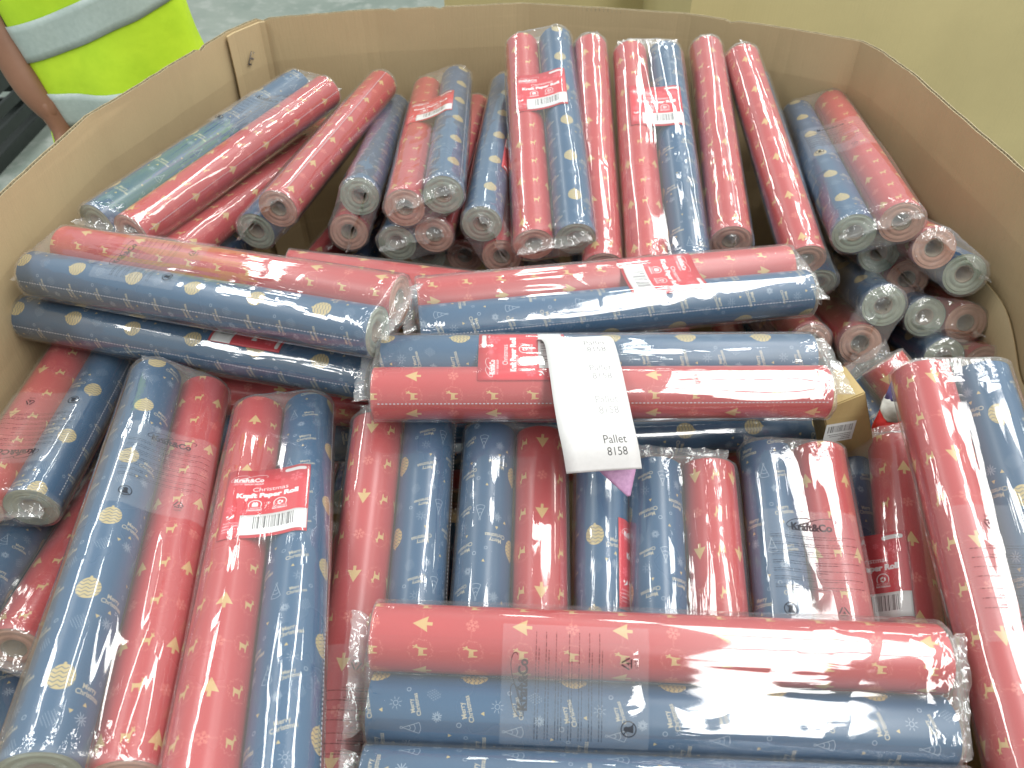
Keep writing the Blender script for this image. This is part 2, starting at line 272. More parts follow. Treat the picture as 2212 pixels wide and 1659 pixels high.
def logo(c, x, y, w, col, sub=True, k=1.0):
    """Kraft&Co with its two flourishes; w = width of the word"""
    s = w / 32.0
    c.text('Kraft&Co', x, y, 8.6 * s, col, .045, width=w, k=k)
    for xa in (-14.2, -9.5): c.line([(x + xa * s - .6 * s, y + .1 * s), (x + xa * s + 1.8 * s, y + .1 * s)], .7 * s, col, k)
    c.ring(x - 8.5 * s, y + 7.6 * s, 11.5 * s, .45 * s, col, k, 26, -2.6, 1.7, 4.0 * s) if False else None
    P = [(-19, 2), (-19.5, 4.5), (-15, 8.3), (-8, 10.4), (-2, 10.4), (0, 8.8), (-2.5, 6.6), (-9, 4.3), (-15.5, 2.2), (-19, 2)]
    Q = [(-9, 5.0), (-2, 7.4), (6, 10), (13, 10.9), (18.5, 9.7), (19.8, 7.8), (18.3, 6.6)]
    for pts in (P, Q):
        sm = []
        for i in range(len(pts) - 1):
            p0, p1, p2, p3 = (np.array(pts[max(i - 1, 0)]), np.array(pts[i]), np.array(pts[i + 1]), np.array(pts[min(i + 2, len(pts) - 1)]))
            for t in np.linspace(0, 1, 6, endpoint=False):
                sm.append(tuple(.5 * ((2 * p1) + (-p0 + p2) * t + (2 * p0 - 5 * p1 + 4 * p2 - p3) * t * t + (-p0 + 3 * p1 - 3 * p2 + p3) * t ** 3)))
        sm.append(pts[-1]); c.line([(x + u * s, y + v * s) for u, v in sm], .55 * s, col, k)
    if sub:
        c.line([(x - w / 2, y - 1.6 * s), (x + w / 2, y - 1.6 * s)], .35 * s, col, k)
        c.text('PART OF', x - w / 2, y - 4.6 * s, 2.9 * s, col, 0, align='l', width=w * .3, k=k)
        c.text('KEPLIN GROUP', x + w / 2, y - 4.6 * s, 2.9 * s, col, .03, align='r', width=w * .64, k=k)
def card_image():
    c = Canvas(86, 98, 7, 3); c.a[:] = (.80, .13, .20)
    pk = (.93, .45, .50)
    logo(c, 23, 79.5, 30, WH)
    for x, y, r in ((72, 80, 7), (52, 84, 3.6), (58, 79, 1.8), (10, 40, 5.5), (22, 35.5, 3.4), (46, 12, 3)): c.snow(x, y, r, r * .11, pk, .8, .4)
    c.line([(61.5, 92), (79.5, 92)], 5, WH); c.disc(61.5, 92, 2.5, WH); c.disc(79.5, 92, 2.5, WH)
    c.text('Christmas', 46, 65, 8.4, WH, .0, width=36)
    c.text('Kraft Paper Roll', 44, 56, 8.8, WH, .06, width=62)
    for x, kind in ((32, 0), (57, 1)):
        c.ring(x, 45.5, 6.4, 1.0, WH, 1, 20, -.5, math.pi + .5)
        if kind == 0:
            c.poly([(-3, -2.6), (3, -2.6), (3, 2), (-3, 2)], WH, (x, 45.5)); c.disc(x - 1.2, 48.2, 1.1, WH); c.disc(x + 1.2, 48.2, 1.1, WH)
        else:
            for i in range(3):
                a = i * 2.094 + .5; c.poly([(-2.2, .8), (1.6, 1.2), (1.2, 2.9), (-1.6, 2.6)], WH, (x, 45.5), 1.1, a)
        t1, t2 = (('2 FESTIVE', 'DESIGNS'), ('RECYCLED', 'MATERIALS'))[kind]
        c.text(t1, x, 39.6, 2.9, WH, .01, width=14); c.text(t2, x, 36.8, 2.9, WH, .04, width=15)
    c.poly([(-4, 0), (3, 2), (4.5, 4.6), (0, 3)], WH, (10, 25)); c.disc(7.4, 29.5, 1.4, WH); c.poly([(0, 0), (4.6, 5.6), (5, 2)], WH, (9, 27))
    for i, (t, b) in enumerate((('Sustainably packed', 0), ('using 100% recycled', .02), ('plastic - a kinder', .02), ('choice for the planet', 0))):
        c.text(t, 4, 19.5 - i * 3.9, 3.5, WH, b, align='l', k=.85)
    return c.image('header_card_print', True)
def sticker_image():
    c = Canvas(69, 28, 8, 3); c.a[:] = (.90, .90, .90)
    r = random.Random(5); x = 14.0
    while x < 55:
        wd = r.choice((.35, .35, .7, 1.05)); c.line([(x, 8), (x, 25)], wd, (.12, .12, .13)); x += wd + r.choice((.4, .75, 1.1, 1.5))
    return c.image('barcode_sticker_print', True)
def pallet_image():
    c = Canvas(76, 160, 6, 3); c.a[:] = (.84, .84, .84)
    for i, k in enumerate((.85, .35, .4, .5, .5)):
        y = 8 + i * 33
        c.text('Pallet', 54, y + 13.5, 9.4, (.12, .12, .12), -.006, k=k, width=23); c.text('8158', 54, y + 4, 9.4, (.12, .12, .12), -.006, k=k, width=20)
    return c.image('pallet_label_print', True)
def notice_image():
    c = Canvas(100, 125, 6, 3, False)   # channel 0 = ink
    logo(c, 50, 103, 42, (1, 0, 0), False)
    r = random.Random(3); y = 96
    for blk in range(7):
        for ln in range(r.choice((2, 3))):
            x = 6; end = 94 if ln < 1 else r.uniform(60, 92)
            while x < end:
                wl = r.uniform(1.2, 5); c.line([(x, y), (min(x + wl, end), y)], .8, (1, 0, 0), r.uniform(.5, .8)); x += wl + .8
            y -= 2.5
        y -= 3.6
    for i in range(3):
        a = math.pi / 2 + i * 2.094; b = a + 2.094
        p, q = (70 + 6.5 * math.cos(a), 18 + 6.5 * math.sin(a)), (70 + 6.5 * math.cos(b), 18 + 6.5 * math.sin(b))
        c.line([(p[0] * .85 + q[0] * .15, p[1] * .85 + q[1] * .15), (p[0] * .15 + q[0] * .85, p[1] * .15 + q[1] * .85)], 1.3, (1, 0, 0))
    c.text('4', 70, 15.6, 5, (1, 0, 0), .02); c.text('LDPE', 70, 9.5, 3, (1, 0, 0))
    c.ring(18, 17, 6.2, 1.0, (1, 0, 0)); c.disc(18, 19, 2.2, (1, 0, 0)); c.poly([(-3, -4), (3, -4), (1.8, 1), (-1.8, 1)], (1, 0, 0), (18, 17)); c.line([(13.6, 21.4), (22.4, 12.6)], .9, (1, 0, 0))
    return c.image('film_notice_print', False)

# ------------------------------------------------------------------ materials
def new_mat(name):
    m = bpy.data.materials.new(name); m.use_nodes = True; nt = m.node_tree; nt.nodes.clear()
    out = nt.nodes.new('ShaderNodeOutputMaterial')
    return m, nt, out
def N(nt, t, **k):
    n = nt.nodes.new(t)
    for a, b in k.items(): setattr(n, a, b)
    return n
def math_(nt, op, a, b=None, clamp=False):
    n = N(nt, 'ShaderNodeMath', operation=op, use_clamp=clamp)
    for i, v in enumerate((a, b)):
        if v is None: continue
        if isinstance(v, (int, float)): n.inputs[i].default_value = v
        else: nt.links.new(v, n.inputs[i])
    return n.outputs[0]
def mixc(nt, f, a, b, mode='MIX'):
    n = N(nt, 'ShaderNodeMix', data_type='RGBA', blend_type=mode)
    for s, v in ((0, f), (6, a), (7, b)):
        if isinstance(v, (int, float)): n.inputs[s].default_value = v
        elif isinstance(v, tuple): n.inputs[s].default_value = (*v[:3], 1)
        else: nt.links.new(v, n.inputs[s])
    return n.outputs[2]
def noise_(nt, co, scale, det=3, rough=.55, vec=None, dist=0.0):
    n = N(nt, 'ShaderNodeTexNoise'); n.inputs['Scale'].default_value = scale; n.inputs['Detail'].default_value = det; n.inputs['Roughness'].default_value = rough; n.inputs['Distortion'].default_value = dist
    if vec is not None:
        mp = N(nt, 'ShaderNodeMapping'); mp.inputs['Scale'].default_value = vec; nt.links.new(co, mp.inputs[0]); co = mp.outputs[0]
    nt.links.new(co, n.inputs['Vector']); return n.outputs[0]
def bump(nt, h, s, d, nrm=None):
    n = N(nt, 'ShaderNodeBump'); n.inputs['Strength'].default_value = s; n.inputs['Distance'].default_value = d; nt.links.new(h, n.inputs['Height'])
    if nrm is not None: nt.links.new(nrm, n.inputs['Normal'])
    return n.outputs[0]
def ramp(nt, f, pts):
    n = N(nt, 'ShaderNodeValToRGB'); nt.links.new(f, n.inputs[0]); e = n.color_ramp.elements
    while len(e) < len(pts): e.new(.5)
    for q, (p, c) in zip(e, pts): q.position = p; q.color = (*c, 1) if isinstance(c, tuple) else (c, c, c, 1)
    return n.outputs[0]
def principled(nt, out, col, rough=.5, nrm=None, spec=.5, metal=0.0):
    p = N(nt, 'ShaderNodeBsdfPrincipled')
    for s, v in (('Base Color', col), ('Roughness', rough), ('Specular IOR Level', spec), ('Metallic', metal)):
        if isinstance(v, (int, float)): p.inputs[s].default_value = v
        elif isinstance(v, tuple): p.inputs[s].default_value = (*v[:3], 1)
        else: nt.links.new(v, p.inputs[s])
    if nrm is not None: nt.links.new(nrm, p.inputs['Normal'])
    nt.links.new(p.outputs[0], out.inputs[0]); return p
def objco(nt, rnd=False):
    tc = N(nt, 'ShaderNodeTexCoord')
    if not rnd: return tc.outputs['Object']
    oi = N(nt, 'ShaderNodeObjectInfo'); v = N(nt, 'ShaderNodeVectorMath', operation='MULTIPLY_ADD')
    cb = N(nt, 'ShaderNodeCombineXYZ'); k = math_(nt, 'MULTIPLY', oi.outputs['Random'], 37.0)
    for i in range(3): nt.links.new(k, cb.inputs[i])
    ad = N(nt, 'ShaderNodeVectorMath', operation='ADD'); nt.links.new(tc.outputs['Object'], ad.inputs[0]); nt.links.new(cb.outputs[0], ad.inputs[1])
    return ad.outputs[0]
def paper_mat(name, img, base, deep, gold, pale, dark, ru):
    m, nt, out = new_mat(name); tc = N(nt, 'ShaderNodeTexCoord')
    mp = N(nt, 'ShaderNodeMapping'); mp.inputs['Scale'].default_value = (ru, LEN * 1000 / TH, 1); nt.links.new(tc.outputs['UV'], mp.inputs[0])
    im = N(nt, 'ShaderNodeTexImage', image=img, interpolation='Cubic'); nt.links.new(mp.outputs[0], im.inputs[0])
    sp = N(nt, 'ShaderNodeSeparateColor'); nt.links.new(im.outputs[0], sp.inputs[0]); g, p, d = sp.outputs
    co = objco(nt, True)
    var = noise_(nt, co, 6, 4, .6)
    col = mixc(nt, ramp(nt, var, [(.35, 0.0), (.7, 1.0)]), base, deep)
    fib = noise_(nt, co, 900, 2, .7)
    col = mixc(nt, math_(nt, 'MULTIPLY', math_(nt, 'SUBTRACT', fib, .45, True), .35), col, tuple(min(1, c * 1.6 + .03) for c in base))
    col = mixc(nt, math_(nt, 'MULTIPLY', p, .52), col, pale); col = mixc(nt, math_(nt, 'MULTIPLY', g, .80), col, gold); col = mixc(nt, d, col, dark)
    rg = math_(nt, 'ADD', math_(nt, 'MULTIPLY', var, .2), .20)
    principled(nt, out, col, rg, bump(nt, fib, .06, .0002), .6); return m
def film_mat():
    m, nt, out = new_mat('clear_film'); co = objco(nt, True)
    n1 = noise_(nt, co, 1.0, 2, .4, (30, 1.8, 30), .5)         # long taut pulls along the rolls
    n2 = noise_(nt, co, 1.0, 2, .5, (120, 11, 120), 1.0)
    vo = N(nt, 'ShaderNodeTexVoronoi', feature='F1'); mp = N(nt, 'ShaderNodeMapping'); mp.inputs['Scale'].default_value = (26, 7, 26); mp.inputs['Rotation'].default_value = (0, 0, .35)
    nt.links.new(co, mp.inputs[0]); nt.links.new(mp.outputs[0], vo.inputs[0]); vo.inputs['Scale'].default_value = 1.0
    tc = N(nt, 'ShaderNodeTexCoord'); sx = N(nt, 'ShaderNodeSeparateXYZ'); nt.links.new(tc.outputs['Object'], sx.inputs[0])
    ay = math_(nt, 'ABSOLUTE', sx.outputs[1]); endk = math_(nt, 'MULTIPLY', math_(nt, 'SUBTRACT', ay, .222, True), 30.0, True)
    n3 = noise_(nt, co, 60, 2, .5, None, 1.2)
    patch = ramp(nt, noise_(nt, co, 9, 2, .5), [(.48, 0.0), (.66, 1.0)])
    h = math_(nt, 'ADD', math_(nt, 'MULTIPLY', n1, 1.0), math_(nt, 'MULTIPLY', math_(nt, 'MULTIPLY', vo.outputs[0], .55), patch))
    h = math_(nt, 'ADD', h, math_(nt, 'MULTIPLY', math_(nt, 'MULTIPLY', n2, patch), .22))
    h = math_(nt, 'ADD', h, math_(nt, 'MULTIPLY', n3, math_(nt, 'MULTIPLY', endk, .75)))
    nr = bump(nt, h, 1.0, FILM_BUMP)
    lw = N(nt, 'ShaderNodeLayerWeight'); lw.inputs[0].default_value = .5; nt.links.new(nr, lw.inputs['Normal'])
    fac = math_(nt, 'ADD', math_(nt, 'MULTIPLY', math_(nt, 'POWER', lw.outputs['Facing'], 3.6), .62), FILM_F0, True)
    gl = N(nt, 'ShaderNodeBsdfGlossy'); gl.inputs['Roughness'].default_value = FILM_ROUGH; gl.inputs['Color'].default_value = (1, 1, 1, 1); nt.links.new(nr, gl.inputs['Normal'])
    tr = N(nt, 'ShaderNodeBsdfTransparent'); df = N(nt, 'ShaderNodeBsdfDiffuse'); df.inputs[0].default_value = (.9, .9, .9, 1)
    m1 = N(nt, 'ShaderNodeMixShader'); nt.links.new(math_(nt, 'ADD', math_(nt, 'MULTIPLY', math_(nt, 'MULTIPLY', math_(nt, 'SUBTRACT', ay, .246, True), 200.0, True), .06), FILM_HAZE), m1.inputs[0]); nt.links.new(tr.outputs[0], m1.inputs[1]); nt.links.new(df.outputs[0], m1.inputs[2])
    m2 = N(nt, 'ShaderNodeMixShader'); nt.links.new(fac, m2.inputs[0]); nt.links.new(m1.outputs[0], m2.inputs[1]); nt.links.new(gl.outputs[0], m2.inputs[2])
    nt.links.new(m2.outputs[0], out.inputs[0]); return m
def printed_mat(name, img, rough=.35):
    m, nt, out = new_mat(name); tc = N(nt, 'ShaderNodeTexCoord'); im = N(nt, 'ShaderNodeTexImage', image=img, interpolation='Cubic', extension='EXTEND'); nt.links.new(tc.outputs['UV'], im.inputs[0])
    fib = noise_(nt, tc.outputs['Object'], 260, 3, .6)
    col = mixc(nt, .12, im.outputs[0], fib, 'MULTIPLY')
    principled(nt, out, col, rough, bump(nt, noise_(nt, tc.outputs['Object'], 40, 2), .15, .002)); return m
def notice_mat(img):
    m, nt, out = new_mat('film_notice_ink'); tc = N(nt, 'ShaderNodeTexCoord'); im = N(nt, 'ShaderNodeTexImage', image=img, interpolation='Cubic', extension='EXTEND'); nt.links.new(tc.outputs['UV'], im.inputs[0])
    sp = N(nt, 'ShaderNodeSeparateColor'); nt.links.new(im.outputs[0], sp.inputs[0])
    tr = N(nt, 'ShaderNodeBsdfTransparent'); ink = N(nt, 'ShaderNodeBsdfDiffuse'); ink.inputs[0].default_value = (.03, .03, .035, 1)
    wh = N(nt, 'ShaderNodeBsdfDiffuse'); wh.inputs[0].default_value = (.8, .82, .85, 1)
    a = N(nt, 'ShaderNodeMixShader'); a.inputs[0].default_value = .07; nt.links.new(tr.outputs[0], a.inputs[1]); nt.links.new(wh.outputs[0], a.inputs[2])
    b = N(nt, 'ShaderNodeMixShader'); nt.links.new(math_(nt, 'MULTIPLY', sp.outputs[0], .8), b.inputs[0]); nt.links.new(a.outputs[0], b.inputs[1]); nt.links.new(ink.outputs[0], b.inputs[2])
    nt.links.new(b.outputs[0], out.inputs[0]); return m
def plain(name, col, col2=None, scale=20, rough=.6, bs=.2, bd=.002, det=4, metal=0.0, vec=None, spec=.5):
    m, nt, out = new_mat(name); co = objco(nt); n = noise_(nt, co, scale, det, .6, vec)
    c = mixc(nt, ramp(nt, n, [(.3, 0.0), (.7, 1.0)]), col, col2 or tuple(v * .75 for v in col))
    principled(nt, out, c, rough, bump(nt, n, bs, bd), spec, metal); return m
def card_board(name, a, b):
    m, nt, out = new_mat(name); co = objco(nt)
    n = noise_(nt, co, 3.5, 5, .6); st = noise_(nt, co, 1.0, 2, .5, (230, 230, 4)); f = noise_(nt, co, 420, 2, .7)
    c = mixc(nt, ramp(nt, n, [(.3, 0.0), (.72, 1.0)]), a, b)
    c = mixc(nt, .10, c, f, 'MULTIPLY'); sc = noise_(nt, co, 1.0, 3, .6, (2, 2, 30)); c = mixc(nt, ramp(nt, sc, [(.62, 0.0), (.75, .25)]), c, tuple(min(1, v * 1.3) for v in a))
    principled(nt, out, c, .62, bump(nt, math_(nt, 'ADD', math_(nt, 'MULTIPLY', st, .6), math_(nt, 'MULTIPLY', n, 1.2)), .25, .004), .3); return m

I_RED, I_BLUE, I_CARD, I_STK, I_PAL, I_NOT = red_tile(), blue_tile(), card_image(), sticker_image(), pallet_image(), notice_image()
M_RED = paper_mat('red_gift_paper', I_RED, C_RED, tuple(c * .86 for c in C_RED), C_GOLD, (.72, .26, .20), (.3, .03, .03), 4)
M_BLUE = paper_mat('blue_gift_paper', I_BLUE, C_BLUE, tuple(c * .8 for c in C_BLUE), C_GOLD, (.52, .60, .66), (.05, .09, .13), 2)
M_EDGE_R = plain('red_paper_edges', (.46, .26, .19), (.34, .17, .12), 60, .7)
M_EDGE_B = plain('blue_paper_edges', (.25, .29, .22), (.17, .21, .17), 60, .7)
M_CORE = plain('grey_board_core', (.27, .23, .17), (.18, .15, .11), 40, .8)
M_FILM = film_mat()
M_CARD = printed_mat('header_card_face', I_CARD, .32); M_STK = printed_mat('sticker_face', I_STK, .5)
M_NOT = notice_mat(I_NOT)
M_SEAM = plain('seam_white', (.55, .55, .58), (.40, .40, .45), 300, .4)
M_KRAFT = card_board('bin_board', C_BIN, tuple(c * .84 for c in C_BIN))
M_KRAFT2 = card_board('far_bin_board', C_BIN2, tuple(c * .88 for c in C_BIN2))
M_FLUTE = plain('board_edge', (.46, .38, .24), (.30, .25, .16), 150, .8)
M_STEEL = plain('staple_steel', (.62, .6, .55), None, 30, .3, metal=1.0)

# ------------------------------------------------------------------ one roll, its core, the film, card, sticker, notice
def roll_mesh(name, paper, edge):
    n = 72; V = []; UV = []; F = []; MI = []
    ys = [-LEN / 2, -LEN / 4, 0, LEN / 4, LEN / 2]
    for y in ys:
        for i in range(n + 1):
            a = 2 * math.pi * i / n; r = R0 - .0005 * i / n
            V.append((r * math.cos(a), y, r * math.sin(a))); UV.append((1 - i / n, y / LEN + .5))
    for k in range(4):
        for i in range(n):
            b = k * (n + 1) + i; F.append((b, b + n + 1, b + n + 2, b + 1)); MI.append(0)
    b0 = len(V); V.append((R0, ys[0], 0)); V.append((R0, ys[-1], 0)); UV += [(0, 0)] * 2
    rr = random.Random(4)
    for sg in (-1, 1):
        prof = [(R0 - .0003, 0)]; r = R0 - .001
        while r > .0135:
            prof.append((r, rr.uniform(-.0009, .0004))); r -= rr.uniform(.0009, .0022)
        prof += [(.0130, -.0008), (.0128, -.02)]
        st = len(V)
        for (r, d) in prof:
            for i in range(n):
                a = 2 * math.pi * i / n
                V.append((r * math.cos(a), sg * (LEN / 2 + d), r * math.sin(a))); UV.append((.1, .1))
        for k in range(len(prof) - 1):
            for i in range(n):
                a, b = st + k * n + i, st + k * n + (i + 1) % n
                F.append((a, b, b + n, a + n) if sg < 0 else (a, a + n, b + n, b)); MI.append(1)
    return mesh_of(name, V, F, (paper, edge), MI, False, UV)
ROLL = {'R': roll_mesh('red_roll', M_RED, M_EDGE_R), 'B': roll_mesh('blue_roll', M_BLUE, M_EDGE_B)}
for m in ROLL.values():
    sm = [p.material_index == 0 for p in m.polygons]; m.polygons.foreach_set('use_smooth', sm)
def core_mesh():
    n = 28; V = []; F = []
    prof = [(.0128, -.2485), (.0128, .2485), (.0108, .2475), (.0108, -.2475)]
    for r, y in prof:
        for i in range(n): a = 6.28318 * i / n; V.append((r * math.cos(a), y, r * math.sin(a)))
    for k in range(4):
        for i in range(n):
            a, b = k * n + i, k * n + (i + 1) % n; c = ((k + 1) % 4) * n
            F.append((a, b, c + (i + 1) % n, c + i))
    return mesh_of('core', V, F, (M_CORE,), None, True)
CORE = core_mesh()
FR = .0322
def stadium(t, r=FR, hx=PX):
    """point and normal on the stadium outline, t in 0..1 starting at +x"""
    P = 4 * hx + 2 * math.pi * r; s = t * P; q = math.pi * r
    s = (s + q / 2) % P
    if s < q: a = -math.pi / 2 + s / r; return (hx + r * math.cos(a), r * math.sin(a), math.cos(a), math.sin(a))
    s -= q
    if s < 2 * hx: return (hx - s, r, 0, 1)
    s -= 2 * hx
    if s < q: a = math.pi / 2 + s / r; return (-hx + r * math.cos(a), r * math.sin(a), math.cos(a), math.sin(a))
    s -= q
    return (-hx + s, -r, 0, -1)
def film_mesh(seed):
    rr = random.Random(seed); n = 112
    ridges = [(rr.random(), rr.uniform(-.25, .25), rr.uniform(.0006, .0016), rr.uniform(.004, .010), rr.uniform(-.25, .25), rr.uniform(.06, .25)) for _ in range(16)]
    ys = list(np.linspace(-.248, .248, 74))
    tail = [(.2515, .995, .985, 0), (.2535, .93, .80, 1), (.2545, .80, .55, 1), (.2555, .74, .30, 1), (.259, .78, .12, 1), (.265, .83, .07, 1), (.272, .85, .05, 1)]
    rings = [(-y, a, b, c) for y, a, b, c in reversed(tail)] + [(y, 1, 1, 0) for y in ys] + tail
    V = []; off = Vector((seed * 7.3, 0, 0)); zt = [rr.uniform(-.6, .8) * FR * .6, rr.uniform(-.6, .8) * FR * .6]
    for ri, (y, sx, sz, e) in enumerate(rings):
        zc = zt[0 if y < 0 else 1] * (1 - sz) ** 1.5
        for i in range(n):
            t = i / n; x, z, nx, nz = stadium(t)
            d = .0007 * noise.noise(Vector((x * 30, y * 5, z * 30)) + off)
            br = max(0.0, 1 - (x / PX) ** 2)
            d += -br * (.0004 + .0032 * max(0, noise.noise(Vector((t * 4, y * 6, 3)) + off)))
            for (t0, k, am, wd, yc, yl) in ridges:
                tt = (t - t0 - k * (y - yc)) * .32
                tt -= .32 * round(tt / .32)
                d += am * math.exp(-(tt / wd) ** 2) * math.exp(-((y - yc) / yl) ** 2)
            ek = max(0, (abs(y) - .21) / .045)
            d += .0016 * ek * noise.noise(Vector((x * 90, y * 60, z * 90)) + off)
            px, pz, py = (x + nx * d) * sx, (z + nz * d) * sz + zc, y
            if e:
                q = Vector((x * 70, z * 70, ri * .9)) + off
                px += .003 * noise.noise(q); pz += .004 * noise.noise(q + Vector((9, 0, 0))) + .006 * (1 - sz) * noise.noise(Vector((x * 25, y * 3, 0)) + off)
                py += (.0028 if abs(y) > .256 else .0012) * noise.noise(q + Vector((0, 9, 0))) * (1 if y > 0 else -1)
            V.append((px, py, pz))
    F = []
    for k in range(len(rings) - 1):
        for i in range(n):
            a, b = k * n + i, k * n + (i + 1) % n; F.append((a, b, b + n, a + n))
    m = mesh_of('film', V, F, (M_FILM,), None, True); return m
FILMS = [film_mesh(i + 1) for i in range(7)]
def over(x, r):
    """height of a sheet laid over both rolls, rolls' crest radius r"""
    if abs(x) <= PX: return r - .0035 * (1 - (x / PX) ** 2)
    d = abs(x) - PX; return math.sqrt(max(r * r - d * d, 0))
def arc_x(s, r):
    """x for an arc-length s measured from the pack's middle"""
    a = abs(s)
    x = a if a <= PX else PX + r * math.sin(min((a - PX) / r, 1.5))
    return math.copysign(x, s)
def sheet(name, wx, ly, r, mat, thick=.0, nx=24, ny=4, wave=0.0, x0=0.0, corner=0.0):
    V = []; UV = []; F = []
    for j in range(ny + 1):
        for i in range(nx + 1):
            u, v = i / nx, j / ny; s = x0 + (u - .5) * wx; y = (v - .5) * ly
            x = arc_x(s, r); z = over(x, r) + wave * math.sin(5 * u + 3 * v)
            V.append((x, y, z)); UV.append((u, v))
    for j in range(ny):
        for i in range(nx):
            a = j * (nx + 1) + i; F.append((a, a + 1, a + nx + 2, a + nx + 1))
    m = mesh_of(name, V, F, (mat,), None, True, UV)
    if thick:
        bm = bmesh.new(); bm.from_mesh(m); bmesh.ops.solidify(bm, geom=bm.faces[:], thickness=thick); bm.to_mesh(m); bm.free()
    return m
CARD = sheet('card', .086, .098, .0308, M_CARD, .0004)
STK = sheet('sticker', .066, .027, .0313, M_STK, .0002, x0=.0095)
NOTE = sheet('notice', .100, .125, .0338, M_NOT, 0, 30, 6)
def seam_mesh():
    V = []; F = []
    x, z, nx, nz = stadium(.035, FR + .0009)
    y = -.243
    while y < .243:
        b = len(V); w_, l_ = .0006, .0022
        for (s, t) in ((-1, 0), (1, 0), (1, 1), (-1, 1)): V.append((x - nz * w_ * s, y + t * l_, z + nx * w_ * s))
        F.append((b, b + 1, b + 2, b + 3)); y += .0042
    return mesh_of('seam', V, F, (M_SEAM,))
SEAM = seam_mesh()

GROUP = 'film-wrapped twin packs of wrapping paper rolls'
def pack(p, i):
    X, Y = Vector(p['x']), Vector(p['y']); X.normalize(); Y = (Y - X * Y.dot(X)).normalized(); Z = X.cross(Y)
    e = thing('wrapping_paper_twin_pack', p['label'], 'wrapping paper', GROUP)
    M = Matrix((X, Y, Z)).transposed().to_4x4(); M.translation = Vector(p['m']); e.matrix_world = M
    rr = random.Random(100 + i)
    for side, c in ((-1, p['left']), (1, 'B' if p['left'] == 'R' else 'R')):
        spin = p.get('spin', {}).get(c); spin = math.radians(spin) if spin is not None else rr.uniform(0, 6.28)
        r = put('paper_roll', ROLL[c], e, (side * PX, rr.uniform(-.002, .002), 0), (0, spin, math.pi if p.get('flip') else 0))
        r['label'] = 'red roll with gold trees and reindeer' if c == 'R' else 'blue roll with gold baubles and lettering'
        put('cardboard_core', CORE, r)
    f = put('clear_film', FILMS[i % len(FILMS)], e, None, (0, 0, math.pi if rr.random() < .5 else 0))
    if rr.random() < .75: put('perforated_seam', SEAM, e, None, (0, math.pi if rr.random() < .0 else 0, math.pi if X.x * .4 - X.y < 0 else 0))
    if 'card' in p:
        a = 0 if p['top'] == 'b' else math.pi
        o = put('header_card', CARD, e, (0, p['card'], 0), (0, 0, a))
        q = put('barcode_sticker', STK, o, (0, -.032, 0))
    if 'note' in p:
        put('printed_notice', NOTE, e, (0, p['note'], 0), (0, 0, 0 if p['ntop'] == 'b' else math.pi))
    return e
for i, p in enumerate(PACKS): pack(p, i)

# ------------------------------------------------------------------ the cardboard bin
RIM = [(-.655,.62),(-.653,.873),(-.63,1.099),(-.563,1.289),(-.506,1.443),(-.472,1.496),(-.273,1.544),(.021,1.580),(.325,1.525),(.498,1.450),(.612,1.389),(.630,1.347),(.650,1.251),(.683,.931),(.695,.60),(.66,.22),(.42,.03),(-.42,.03),(-.63,.22)]
ZR = .98; ZB = .004
LEV = [(ZR, 0.0), (.90, .004), (.80, .016), (.68, .026), (.45, .022), (ZB, .0)]
def offs(P, d):
    n = len(P); O = []
    for i in range(n):
        a, b, c = Vector(P[i - 1]), Vector(P[i]), Vector(P[(i + 1) % n])
        n1 = Vector((-(b - a).y, (b - a).x)).normalized(); n2 = Vector((-(c - b).y, (c - b).x)).normalized()
        m = (n1 + n2); m.normalize(); O.append(tuple(b + m * (d / max(.4, m.dot(n1)))))
    return O
def ring_pts():
    """the outline with pressed creases: every bend gets a shallow groove"""
    P = []
    n = len(RIM)
    for i in range(n):
        P.append((RIM[i], 0))
    return P
def resample(P, step):
    out = []
    for i in range(len(P)):
        a, b = Vector(P[i]), Vector(P[(i + 1) % len(P)]); k = max(1, int((b - a).length / step))
        out.append([tuple(a.lerp(b, j / k)) for j in range(k + 1)])
    return out
bin_ = thing('cardboard_bin', 'open octagonal corrugated cardboard bin holding all the gift wrap packs', 'cardboard bin', None, (0, .8, ZB))
OFF = [offs(RIM, d) for _, d in LEV]        # positive = outwards for this winding
def outward_sign():
    c = Vector((0, .8)); a = Vector(RIM[7]); b = Vector(offs(RIM, .01)[7]); return 1 if (b - c).length > (a - c).length else -1
SG = outward_sign()
OFF = [offs(RIM, SG * d) for _, d in LEV]; OFF_O = [offs(RIM, SG * (d + .007)) for _, d in LEV]
DIPS = random.Random(8)
